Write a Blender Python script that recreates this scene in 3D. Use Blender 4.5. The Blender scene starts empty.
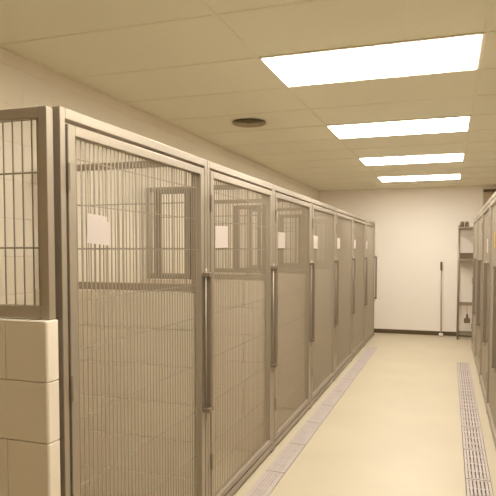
import bpy, bmesh, math, random
from mathutils import Vector, Matrix
random.seed(4)
S = bpy.context.scene
C = S.collection
CAM_Z, CEIL = 1.53, 2.63
XL, XR = -2.32, 1.44            # side walls
YB, YF = 10.93, -2.6            # back wall, wall behind the camera
KL, KR = -1.235, 0.357          # faces of the two kennel rows
PITCH, Y0 = 1.268, 1.666          # kennel width, near end of the left row

# ------------------------------------------------------------------ materials
def mat(name, col, rough=.5, metal=0, bump=0, bscale=40, var=0, vscale=3, spec=.5):
    m = bpy.data.materials.new(name); m.use_nodes = True
    nt = m.node_tree; b = nt.nodes['Principled BSDF']
    b.inputs['Base Color'].default_value = (*col, 1)
    b.inputs['Roughness'].default_value = rough
    b.inputs['Metallic'].default_value = metal
    b.inputs['Specular IOR Level'].default_value = spec
    tc = nt.nodes.new('ShaderNodeTexCoord')
    if var:
        n = nt.nodes.new('ShaderNodeTexNoise'); n.inputs['Scale'].default_value = vscale
        n.inputs['Detail'].default_value = 4
        nt.links.new(tc.outputs['Object'], n.inputs['Vector'])
        r = nt.nodes.new('ShaderNodeValToRGB')
        r.color_ramp.elements[0].position = .3; r.color_ramp.elements[1].position = .7
        r.color_ramp.elements[0].color = (*[c*(1-var) for c in col], 1)
        r.color_ramp.elements[1].color = (*[min(1, c*(1+var)) for c in col], 1)
        nt.links.new(n.outputs['Fac'], r.inputs['Fac'])
        nt.links.new(r.outputs['Color'], b.inputs['Base Color'])
    if bump:
        n = nt.nodes.new('ShaderNodeTexNoise'); n.inputs['Scale'].default_value = bscale
        n.inputs['Detail'].default_value = 6
        nt.links.new(tc.outputs['Object'], n.inputs['Vector'])
        bp = nt.nodes.new('ShaderNodeBump'); bp.inputs['Strength'].default_value = bump
        bp.inputs['Distance'].default_value = .01
        nt.links.new(n.outputs['Fac'], bp.inputs['Height'])
        nt.links.new(bp.outputs['Normal'], b.inputs['Normal'])
    return m

def emit(name, col, strength):
    m = bpy.data.materials.new(name); m.use_nodes = True
    b = m.node_tree.nodes['Principled BSDF']
    b.inputs['Base Color'].default_value = (.9, .88, .82, 1)
    b.inputs['Emission Color'].default_value = (*col, 1)
    b.inputs['Emission Strength'].default_value = strength
    return m

def block_mat(name, col, axes):
    """painted concrete block: running-bond joints as a shallow bump"""
    m = mat(name, col, .55, var=.03, vscale=1.5)
    nt = m.node_tree; b = nt.nodes['Principled BSDF']
    tc = nt.nodes.new('ShaderNodeTexCoord')
    sp = nt.nodes.new('ShaderNodeSeparateXYZ'); cb = nt.nodes.new('ShaderNodeCombineXYZ')
    nt.links.new(tc.outputs['Object'], sp.inputs[0])
    nt.links.new(sp.outputs[axes[0]], cb.inputs[0]); nt.links.new(sp.outputs[axes[1]], cb.inputs[1])
    br = nt.nodes.new('ShaderNodeTexBrick')
    for k, v in (('Scale', 1), ('Mortar Size', .006), ('Mortar Smooth', .6), ('Brick Width', .4), ('Row Height', .2125)):
        br.inputs[k].default_value = v
    br.inputs['Color1'].default_value = br.inputs['Color2'].default_value = (1, 1, 1, 1)
    br.inputs['Mortar'].default_value = (0, 0, 0, 1)
    nt.links.new(cb.outputs[0], br.inputs['Vector'])
    bp = nt.nodes.new('ShaderNodeBump'); bp.inputs['Strength'].default_value = .5
    bp.inputs['Distance'].default_value = .006
    nt.links.new(br.outputs['Color'], bp.inputs['Height'])
    nt.links.new(bp.outputs['Normal'], b.inputs['Normal'])
    return m

PAINT = (.72, .64, .50)
M = dict(
    wall=mat('cream_wall_paint', (.80, .74, .63), .6, bump=.08, bscale=60),
    back=mat('pale_wall_paint', (.86, .80, .735), .6, bump=.05, bscale=60),
    blockY=block_mat('painted_block_side', (.78, .71, .59), (1, 2)),
    block=mat('painted_block', (.76, .69, .58), .5, bump=.12, bscale=90),
    ceil=mat('ceiling_tile', (.82, .79, .65), .85, bump=.3, bscale=160),
    tbar=mat('ceiling_grid_bar', (.79, .75, .61), .6),
    floor=mat('epoxy_floor', (.525, .46, .34), .42, var=.035, vscale=1.7, spec=.4),
    base=mat('brown_baseboard_and_header_shade', (.10, .065, .025), .5),
    metal=mat('kennel_frame_metal', (.39, .333, .262), .42, metal=.5),
    wire=mat('kennel_wire', (.41, .357, .285), .45, metal=.3),
    hatch=mat('hatch_metal', (.34, .285, .22), .5, metal=.4),
    dark=mat('dark_latch_metal', (.23, .18, .13), .5, metal=.3),
    paper=mat('white_paper', (.84, .77, .74), .8),
    yellow=mat('yellow_card', (.72, .55, .20), .7),
    grate=mat('grey_drain_grate', (.50, .43, .405), .55, var=.06, vscale=14),
    pit=mat('drain_channel', (.34, .29, .26), .8),
    light=emit('light_diffuser', (1, .945, .84), 12),
    lframe=mat('light_frame', (.80, .74, .62), .5),
    vent=mat('dark_vent_metal', (.36, .28, .17), .6),
    rack=mat('rack_metal', (.33, .27, .20), .4, metal=.6),
    brown=mat('brown_plastic', (.16, .10, .06), .5),
    tan=mat('tan_plastic', (.34, .25, .17), .6),
    pole=mat('grey_pole', (.46, .40, .32), .4, metal=.4),
    white=mat('white_trim', (.88, .84, .75), .5),
    doorp=mat('tan_door_paint', (.52, .41, .28), .55),
)

# ------------------------------------------------------------------ helpers
def box(bm, a, b, bev=0):
    a, b = Vector(a), Vector(b)
    t = bmesh.new()
    bmesh.ops.create_cube(t, size=1, matrix=Matrix.Translation((a+b)/2) @ Matrix.Diagonal((*[abs(q) for q in (b-a)], 1)))
    if bev:
        bmesh.ops.bevel(t, geom=t.edges[:], offset=bev, segments=2, profile=.5, affect='EDGES')
    me = bpy.data.meshes.new('t'); t.to_mesh(me); t.free(); bm.from_mesh(me); bpy.data.meshes.remove(me)
    return bm

def rod(bm, a, b, r, n=6, r2=None):
    a, b = Vector(a), Vector(b); d = b-a
    rot = d.to_track_quat('Z', 'Y').to_matrix().to_4x4()
    bmesh.ops.create_cone(bm, cap_ends=True, segments=n, radius1=r, radius2=r if r2 is None else r2,
                          depth=d.length, matrix=Matrix.Translation((a+b)/2) @ rot)
    return bm

def lathe(bm, prof, n=24, c=(0, 0, 0)):
    rings = []
    for r, z in prof:
        rings.append([bm.verts.new((c[0]+r*math.cos(2*math.pi*k/n), c[1]+r*math.sin(2*math.pi*k/n), c[2]+z)) for k in range(n)])
    for i in range(len(rings)-1):
        for k in range(n):
            bm.faces.new((rings[i][k], rings[i][(k+1) % n], rings[i+1][(k+1) % n], rings[i+1][k]))
    return bm

def obj(name, bm, m, parent=None, smooth=False):
    me = bpy.data.meshes.new(name); bmesh.ops.recalc_face_normals(bm, faces=bm.faces[:])
    bm.to_mesh(me); bm.free(); me.materials.append(m)
    if smooth:
        for p in me.polygons: p.use_smooth = True
    o = bpy.data.objects.new(name, me); C.objects.link(o)
    if parent: o.parent = parent
    return o

def tag(o, label, cat, group=None):
    o['label'] = label; o['category'] = cat
    if group: o['group'] = group
    return o

def thing(name, label, cat, loc=(0, 0, 0), rz=0, group=None):
    o = bpy.data.objects.new(name, None); C.objects.link(o)
    o.location = loc; o.rotation_euler = (0, 0, rz); o.empty_display_size = .1
    return tag(o, label, cat, group)

def struct(name, bm, m):
    o = obj(name, bm, m); o['kind'] = 'structure'; return o

def dup(root, loc, rz=0, label=None, group=None):
    r = root.copy(); C.objects.link(r); r.location = loc; r.rotation_euler = (0, 0, rz)
    if label: r['label'] = label
    if group: r['group'] = group
    for ch in list(root.children):
        c = ch.copy(); C.objects.link(c); c.parent = r
        for g in list(ch.children):
            d = g.copy(); C.objects.link(d); d.parent = c
    return r

B = bmesh.new
ORD = ['first', 'second', 'third', 'fourth', 'fifth', 'sixth', 'seventh', 'eighth', 'ninth', 'tenth', 'eleventh', 'twelfth']

# ------------------------------------------------------------------ room shell
DLX0, DLX1 = -1.175, -1.035       # left drain channel
DRX0, DRX1 = .128, .288          # right drain channel
SEC = .61
DL = (3.20, 3.20+10*SEC)         # left channel in y
DR = (3.50, 3.50+8*SEC)
f = B()
TH = .12
box(f, (XL-.1, YF-.1, -TH), (DLX0, YB+.1, 0))
box(f, (DLX1, YF-.1, -TH), (DRX0, YB+.1, 0))
box(f, (DRX1, YF-.1, -TH), (XR+.1, YB+.1, 0))
for x0, x1, (a, b) in ((DLX0, DLX1, DL), (DRX0, DRX1, DR)):
    box(f, (x0, YF-.1, -TH), (x1, a, 0)); box(f, (x0, b, -TH), (x1, YB+.1, 0))
struct('floor', f, M['floor'])
for i, (x0, x1, (a, b)) in enumerate(((DLX0, DLX1, DL), (DRX0, DRX1, DR))):
    struct('trim_%d' % (i+1), box(B(), (x0, a, -.09), (x1, b, -.05)), M['pit'])
struct('ceiling', box(B(), (XL-.1, YF-.1, CEIL), (XR+.1, YB+.1, CEIL+.05)), M['ceil'])
struct('wall_left', box(B(), (XL-.1, YF-.1, 0), (XL, YB+.1, CEIL)), M['blockY'])
struct('wall_right', box(B(), (XR, YF-.1, 0), (XR+.1, YB+.1, CEIL)), M['blockY'])
struct('wall_back', box(B(), (XL, YB, 0), (XR, YB+.1, CEIL)), M['back'])
struct('wall_front', box(B(), (XL, YF-.1, 0), (XR, YF, CEIL)), M['wall'])
struct('baseboard_back', box(B(), (XL, YB-.014, 0), (.49, YB, .075), .003), M['base'])

# ceiling grid
TY0, TP = 3.26, .65
g = B()
for xx in (-1.055-.0+.0, .165):
    box(g, (xx-.012, YF, CEIL-.004), (xx+.012, YB, CEIL+.001))
box(g, (XL, YF, CEIL-.004), (XL+.022, YB, CEIL+.001)); box(g, (XL, YB-.022, CEIL-.004), (XR, YB, CEIL+.001))
k = -11
while TY0+k*TP < YB-.05:
    yy = TY0+k*TP
    if yy > YF: box(g, (XL+.022, yy-.012, CEIL-.0035), (XR, yy+.012, CEIL+.001))
    k += 1
struct('trim_3', g, M['tbar'])

# ceiling lights
lt = None
def make_light(y):
    t = thing('ceiling_light', '', 'ceiling light', (-.445, y, CEIL), 0, 'recessed ceiling lights')
    fr = B(); w, d = .606, .313
    for a, b in (((-w, -d), (w, -d+.02)), ((-w, d-.02), (w, d)), ((-w, -d+.02), (-w+.02, d-.02)), ((w-.02, -d+.02), (w, d-.02))):
        box(fr, (a[0], a[1], -.0085), (b[0], b[1], -.0045))
    obj('frame', fr, M['lframe'], t)
    obj('diffuser', box(B(), (-w+.02, -d+.02, -.012), (w-.02, d-.02, -.005)), M['light'], t)
    return t
LAB = ['bright rectangular ceiling light largest and nearest in the row', 'bright rectangular ceiling light second of the row from the camera',
       'bright rectangular ceiling light third of the row, second from the back wall', 'bright rectangular ceiling light smallest and nearest the back wall']
for i in range(4):
    y = TY0+TP/2-.03+i*3*TP
    if lt is None: lt = make_light(y); lt['label'] = LAB[0]
    else: dup(lt, (-.445, y, CEIL), 0, LAB[i])

dup(lt, (-.445, TY0+TP/2-3*TP, CEIL), 0, 'rectangular ceiling light above the block end wall, before the largest one')

# round vent
t = thing('air_vent', 'dark round air vent in the ceiling left of the lights', 'air vent', (-1.645, 4.84, CEIL))
obj('backing', lathe(B(), [(0.001, -.006), (.14, -.006), (.14, -.0045)], 28), M['brown'], t)
for r0 in (.055, .095, .135):
    obj('ring', lathe(B(), [(r0-.028, -.010), (r0+.008, -.020), (r0+.012, -.017), (r0-.02, -.006)], 28), M['vent'], t, True)

# ------------------------------------------------------------------ kennel front (local: y 0..PITCH along the row, face at x=0, inside is -x)
ZT = 2.01
def make_front():
    t = thing('kennel_front', '', 'kennel', (0, 0, 0))
    P, w = PITCH, .029
    b = B()
    box(b, (-.04, .004, 0), (0, .004+w, ZT), .003)
    box(b, (-.04, P-.004-w, 0), (0, P-.004, ZT), .003)
    box(b, (-.04, .004+w, ZT-.038), (0, P-.004-w, ZT), .003)
    box(b, (-.04, .004+w, .02), (0, P-.004-w, .06), .003)
    obj('frame', b, M['metal'], t)
    # door
    y0, y1, z0, z1 = .043, P-.050, .075, ZT-.052
    s, x0, x1 = .042, -.033, .003
    b = B()
    box(b, (x0, y0, z0), (x1, y0+s, z1), .003); box(b, (x0, y1-s, z0), (x1, y1, z1), .003)
    box(b, (x0, y0+s, z1-.036), (x1, y1-s, z1), .003); box(b, (x0, y0+s, z0), (x1, y1-s, z0+.04), .003)
    d = obj('door', b, M['metal'], t)
    a0, a1 = y0+s, y1-s
    u = B(); n = 39
    for i in range(1, n):
        y = a0+(a1-a0)*i/n
        rod(u, (-.015, y, z0+.02), (-.015, y, z1-.02), .0026, 5)
    for z in (.28, .43, .67, .92, 1.17, 1.345, 1.53, 1.69, 1.85): rod(u, (-.0205, a0-.01, z), (-.0205, a1+.01, z), .0022, 5)
    obj('wire_mesh', u, M['wire'], d)
    # sliding latch on the far stile
    l = B(); yc = P-.046
    box(l, (.012, yc-.014, .665), (.044, yc+.014, 1.40), .005)
    la = obj('latch_bar', l, M['dark'], d)
    for z in (.66, 1.385):
        obj('latch_bracket', box(B(), (.0035, yc-.04, z), (.047, yc+.016, z+.024), .004), M['dark'], d)
    obj('latch_rod', rod(B(), (.02, yc-.028, .62), (.02, yc-.028, 1.43), .005, 8), M['metal'], d, True)
    for z in (.35, 1.05, 1.78):
        h = B(); rod(h, (.006, .044, z-.045), (.006, .044, z+.045), .007, 8)
        obj('hinge', h, M['metal'], d)
    return t

front = make_front()
ROWL = [Y0+i*PITCH for i in range(7)]
YE = 9.66
ROWR = [YE-i*PITCH for i in range(5)]      # far ends
LL = ['first and largest kennel front of the left row, beside the block end wall',
      'second kennel front of the left row from the block end wall',
      'third kennel front of the left row from the block end wall',
      'fourth kennel front of the left row, the middle one of seven',
      'fifth kennel front of the left row from the block end wall',
      'sixth kennel front of the left row, next to the last',
      'seventh and farthest kennel front of the left row, nearest the back wall']
for i, y in enumerate(ROWL):
    if i == 0:
        front.location = (KL, y, 0); front['label'] = LL[0]; front['group'] = 'left row of kennel fronts'
    else: dup(front, (KL, y, 0), 0, LL[i], 'left row of kennel fronts')
LR = ['farthest kennel front of the right row, beside the shelf rack', 'second farthest kennel front of the right row',
      'middle kennel front of the right row', 'second nearest kennel front of the right row at the right photo edge',
      'nearest kennel front of the right row at the right photo edge']
for i, y in enumerate(ROWR): dup(front, (KR, y, 0), math.pi, LR[i], 'right row of kennel fronts')

# ------------------------------------------------------------------ block partition walls (low) and mesh panels on them
CH, NC, CB = .204, 6, .072
def block_wall(name, xa, xb, yc, th=.13, bev=.006, nose=0):
    """running bond of painted blocks from xa to xb; the free end starts the bond"""
    b = B()
    L, jt = .40, .001
    for c in range(NC):
        off = .17 if c % 2 else .37
        xs = [xb]
        x = xb-off
        while x > xa+.05: xs.append(x); x -= L
        xs.append(xa)
        for q in range(len(xs)-1):
            t = B(); box(t, (xs[q+1]+jt, yc-th/2, (CB+c*CH if c else 0)+jt), (xs[q]-jt, yc+th/2, CB+(c+1)*CH-jt))
            if nose and q == 0:     # bullnose corner block
                e = [e for e in t.edges if all(v.co.x > xs[0]-.01 and v.co.y < yc for v in e.verts)]
                bmesh.ops.bevel(t, geom=e, offset=nose, segments=5, profile=.5, affect='EDGES')
            bmesh.ops.bevel(t, geom=[e for e in t.edges if len(e.link_faces) == 2 and e.calc_face_angle(0) > .8], offset=bev, segments=2, profile=.5, affect='EDGES')
            me = bpy.data.meshes.new('t'); t.to_mesh(me); t.free(); b.from_mesh(me); bpy.data.meshes.remove(me)
    return struct(name, b, M['block'])

WT = CB+CH*NC
def make_panel(end):
    """local: x runs from 0 (front) to -D (back)"""
    D = 1.0
    t = thing('partition_panel', '', 'mesh panel', (0, 0, WT))
    b = B(); z0, z1 = .0, ZT-WT+(-.012 if end else .012); s = .034
    for x in (0, -D): box(b, (x-(0 if x else s), -.017, z0), (x+(s if x else 0), .017, z1), .003)
    box(b, (-D+s, -.017, z1-.036), (-s, .017, z1), .003)
    box(b, (-D+s, -.017, z0+.004), (-s, .017, z0+.045), .003)
    obj('frame', b, M['metal'], t)
    u = B(); n = 24
    for i in range(1, n):
        x = -s-(D-2*s)*i/n
        rod(u, (x, 0, z0+.03), (x, 0, z1-.02), .0028, 5)
    for z in (1.535-WT, 1.785-WT): rod(u, (-s+.01, -.0055, z), (-D+s-.01, -.0055, z), .0034, 5)
    obj('wire_mesh', u, M['wire'], t)
    if not end:
        g = B(); xa, xb, za, zb = -.25, -.036, .072, .565
        for p, q in (((xa, za), (xa+.04, zb)), ((xb-.03, za), (xb, zb)), ((xa+.04, za), (xb-.03, za+.022)), ((xa+.04, zb-.028), (xb-.03, zb))):
            box(g, (p[0], -.032, p[1]), (q[0], -.0115, q[1]), .002)
        obj('hatch_frame', g, M['hatch'], t)
    return t

wy = 1.617
block_wall('wall_end', XL, KL-.001, wy, .06, .003, .010)
pe = make_panel(True); pe.location = (-1.246, 1.631, WT)
tag(pe, 'wire mesh panel standing on the low block end wall, at left photo edge', 'mesh panel')
cp = obj('corner_post', box(B(), (-1.318, Y0-.014, 0), (-1.277, Y0+.028, ZT), .003), M['metal'])
cp.location = (0, 0, 0)
cp.parent = pe; cp.matrix_parent_inverse = Matrix.Translation(-pe.location)

PL = ['mesh partition panel with a hatch between first and second left kennels', 'mesh partition panel between second and third left kennels',
      'mesh partition panel between third and fourth left kennels', 'mesh partition panel between fourth and fifth left kennels',
      'mesh partition panel between fifth and sixth left kennels', 'mesh partition panel between sixth and seventh left kennels',
      'mesh partition panel at the far end of the left kennel row']
pp = None
for i in range(1, 8):
    y = Y0+i*PITCH-(.07 if i == 7 else 0)
    block_wall('wall_divider', XL, KL-.05, y, .12, .004)
    if pp is None:
        pp = make_panel(False); pp.location = (KL-.055, y, WT); pp['label'] = PL[0]; pp['group'] = 'mesh panels between the left kennels'
    else: dup(pp, (KL-.055, y, WT), 0, PL[i-1], 'mesh panels between the left kennels')
PR = ['mesh partition panel at the far end of the right kennel row', 'mesh partition panel between farthest two right kennels',
      'mesh partition panel on the far side of the middle right kennel', 'mesh partition panel on the near side of the middle right kennel',
      'mesh partition panel between nearest two right kennels', 'mesh partition panel at the near end of the right kennel row']
for i in range(6):
    y = YE-i*PITCH+(-.07 if i == 0 else .07 if i == 5 else 0)
    block_wall('wall_divider', KR+.05, XR, y, .12, .004)
    dup(pp, (KR+.055, y, WT), math.pi, PR[i], 'mesh panels between the right kennels')

# ------------------------------------------------------------------ notices on the doors
def notice(x, y, z, w, h, sgn, label, m, name='paper_notice', cat='paper', tilt=0, curl=.004, seed=0):
    b = B(); n = 6; rnd = random.Random(seed)
    cut = .18*w if seed == 1 else 0
    vs = []
    for j in range(n+1):
        row = []
        for i in range(n+1):
            yy = (i/n-.5)*w; zz = (j/n-.5)*h
            if cut and i == n and j == n: yy -= cut; zz -= cut*.8
            if cut and i == n and j == n-1: yy -= cut*.25
            row.append(b.verts.new((sgn*(.002+curl*abs(math.sin(3*i/n+.5*j/n))), yy, zz)))
        vs.append(row)
    for j in range(n):
        for i in range(n): b.faces.new((vs[j][i], vs[j][i+1], vs[j+1][i+1], vs[j+1][i]))
    bmesh.ops.solidify(b, geom=b.faces[:], thickness=.0006)
    o = obj(name, b, m); o.location = (x, y, z); o.rotation_euler = (tilt, 0, 0)
    return tag(o, label, cat)
NL = ['white paper with a folded corner on the first left kennel door, largest of the papers', 'white paper on the second left kennel door',
      'white paper on the third left kennel door', 'white paper on the fourth left kennel door', 'white paper on the fifth left kennel door',
      'white paper on the sixth left kennel door', 'white paper on the farthest left kennel door']
offs = [.238, .225, .24, .21, .22, .22, .22]
for i in range(7):
    o = notice(KL-.0085, Y0+i*PITCH+offs[i], 1.602 if i else 1.603, (.155, .205, .20, .20, .20, .20, .17)[i], .125 if i else .108, 1, NL[i], M['paper'],
               tilt=(-.06, .03, 0, -.03, .02, 0, .02)[i], seed=i+1)
    o['group'] = 'papers on the left kennel doors'
notice(KR+.0085, 6.27, 1.565, .22, .14, -1, 'white paper on a right row kennel door', M['paper'], seed=20)
notice(KR+.0085, 5.30, 1.61, .16, .13, -1, 'yellow card on a right row kennel door at the photo edge', M['yellow'], 'yellow_card', 'card', seed=21)

# ------------------------------------------------------------------ drain grates
def make_grate(w):
    b = B(); L = SEC-.012; fr = .016
    for a, c in (((0, 0), (w, fr)), ((0, L-fr), (w, L)), ((0, fr), (fr, L-fr)), ((w-fr, fr), (w, L-fr))):
        box(b, (a[0], a[1], -.022), (c[0], c[1], .003))
    n = 5
    for i in range(n):
        x = fr+(w-2*fr)*(i+.5)/n
        box(b, (x-.0075, fr, -.02), (x+.0075, L-fr, .002))
    for j in (1, 2, 3):
        y = L*j/4; box(b, (fr, y-.011, -.02), (w-fr, y+.011, .0024))
    return b
for X0, X1, (a, b_), cnt, lab, grp in ((DLX0, DLX1, DL, 10, 'grey slotted drain grate set in the floor along the left kennels', 'drain grates along the left kennels'),
                                       (DRX0, DRX1, DR, 8, 'grey slotted drain grate set in the floor along the right kennels', 'drain grates along the right kennels')):
    g0 = obj('drain_grate', make_grate(X1-X0-.008), M['grate']); g0.location = (X0+.004, a+.006, 0); tag(g0, lab, 'drain grate', grp)
    for i in range(1, cnt):
        c = g0.copy(); C.objects.link(c); c.location = (X0+.004, a+.006+i*SEC, 0)

# ------------------------------------------------------------------ back end: rack, squeegee, door
t = thing('shelf_rack', 'tall metal shelf rack against the back wall beyond the right kennels', 'shelf rack', (.15, 10.50, 0))
W, D, HT = .30, .36, 1.94
for x in (0, W):
    for y in (0, D): obj('post', rod(B(), (x+.014, y+.014, 0), (x+.014, y+.014, HT), .014, 10), M['rack'], t, True)
for z in (.09, .60, 1.36, 1.90):
    b = B()
    for a, c in (((0, 0), (W+.028, .014)), ((0, D+.014), (W+.028, D+.028)), ((0, .014), (.014, D+.014)), ((W+.014, .014), (W+.028, D+.014))):
        box(b, (a[0], a[1], z-.012), (c[0], c[1], z+.012))
    for i in range(1, 12): rod(b, (.01, .014+D*i/12, z+.006), (W+.018, .014+D*i/12, z+.006), .003, 5)
    obj('shelf', b, M['rack'], t)
def bin_(name, x0, y0, z0, w, d, h, m, label, cat):
    b = B(); th = .008
    box(b, (0, 0, 0), (w, d, th))
    for a, c in (((0, 0), (w, th)), ((0, d-th), (w, d)), ((0, th), (th, d-th)), ((w-th, th), (w, d-th))): box(b, (a[0], a[1], th), (c[0], c[1], h))
    box(b, (-.006, -.006, h), (w+.006, .006, h+.012)); box(b, (-.006, d-.006, h), (w+.006, d+.006, h+.012))
    box(b, (-.006, .006, h), (.006, d-.006, h+.012)); box(b, (w-.006, .006, h), (w+.006, d-.006, h+.012))
    o = obj(name, b, m); o.location = (x0, y0, z0); return tag(o, label, cat)
bin_('storage_bin', .185, 10.54, 1.373, .24, .28, .085, M['brown'], 'dark brown open bin on the middle shelf of the rack', 'bin')
for i, (x, lab) in enumerate(((.21, 'small dark jar on the rack top, left one'), (.285, 'small dark jar on the rack top, right one'))):
    j = thing('jar', lab, 'jar', (x, 10.60, 1.913), 0, 'jars on the rack top')
    obj('body', lathe(B(), [(.001, 0), (.03, 0), (.033, .01), (.033, .06), (.024, .075), (.001, .075)], 16), M['brown'], j, True)
    obj('lid', lathe(B(), [(.001, .075), (.026, .075), (.026, .09), (.001, .092)], 16), M['tan'], j)
br = thing('hand_brush', 'brown hand brush hanging from the low shelf of the rack', 'brush', (.31, 10.515, .588))
obj('cord', rod(B(), (0, 0, -.14), (0, 0, 0), .004, 6), M['tan'], br)
obj('handle', lathe(B(), [(.001, -.14), (.014, -.145), (.018, -.19), (.014, -.215), (.001, -.22)], 14), M['brown'], br, True)
obj('bristles', box(B(), (-.05, -.022, -.30), (.05, .022, -.215), .015), M['brown'], br)

sq = thing('floor_squeegee', 'long handled grey floor tool leaning upright on the back wall', 'squeegee', (-.107, 10.86, 0))
obj('handle', rod(B(), (0, -.03, .05), (-.012, .045, 1.27), .0115, 10), M['pole'], sq, True)
obj('grip', rod(B(), (-.0095, .034, 1.16), (-.0125, .0465, 1.31), .018, 12), M['brown'], sq, True)
b = B(); box(b, (-.035, -.05, .012), (.035, -.012, .055), .004)
obj('head', b, M['white'], sq)
obj('blade', box(B(), (-.04, -.034, 0), (.04, -.028, .014)), M['tan'], sq)

b = B()
box(b, (.50, YB-.03, 0), (.55, YB, 2.56), .004); box(b, (1.38, YB-.03, 0), (1.43, YB, 2.56), .004)
struct('trim_4', b, M['white'])
struct('trim_5', box(B(), (.55, YB-.05, 2.52), (1.38, YB, 2.56), .004), M['base'])  # door header: the shadow on it is painted in as dark brown
d1 = struct('door_1', box(B(), (.555, YB-.018, .005), (1.375, YB-.004, 2.515), .003), M['doorp'])
k = B(); rod(k, (.63, YB-.07, 1.0), (.63, YB-.018, 1.0), .012, 10); rod(k, (.63, YB-.068, 1.0), (.73, YB-.068, 1.0), .010, 10)
obj('door_handle', k, M['rack'], d1)

# ------------------------------------------------------------------ camera and output look
cd = bpy.data.cameras.new('camera'); cam = bpy.data.objects.new('camera', cd); C.objects.link(cam)
cam.location = (0, 0, CAM_Z)
cam.rotation_euler = (math.radians(90-2.777), 0, math.radians(18.888))
cd.sensor_width = 36; cd.lens = 36*586/496; cd.shift_y = 29.9/496
cd.clip_start = .05
S.camera = cam
S.cycles.max_bounces = 14; S.cycles.diffuse_bounces = 10
w = bpy.data.worlds.new('world'); w.use_nodes = True; S.world = w
w.node_tree.nodes['Background'].inputs[0].default_value = (0, 0, 0, 1)
S.view_settings.view_transform = 'Standard'; S.view_settings.look = 'None'
S.view_settings.gamma = 1; S.view_settings.use_curve_mapping = False
S.view_settings.exposure = .65
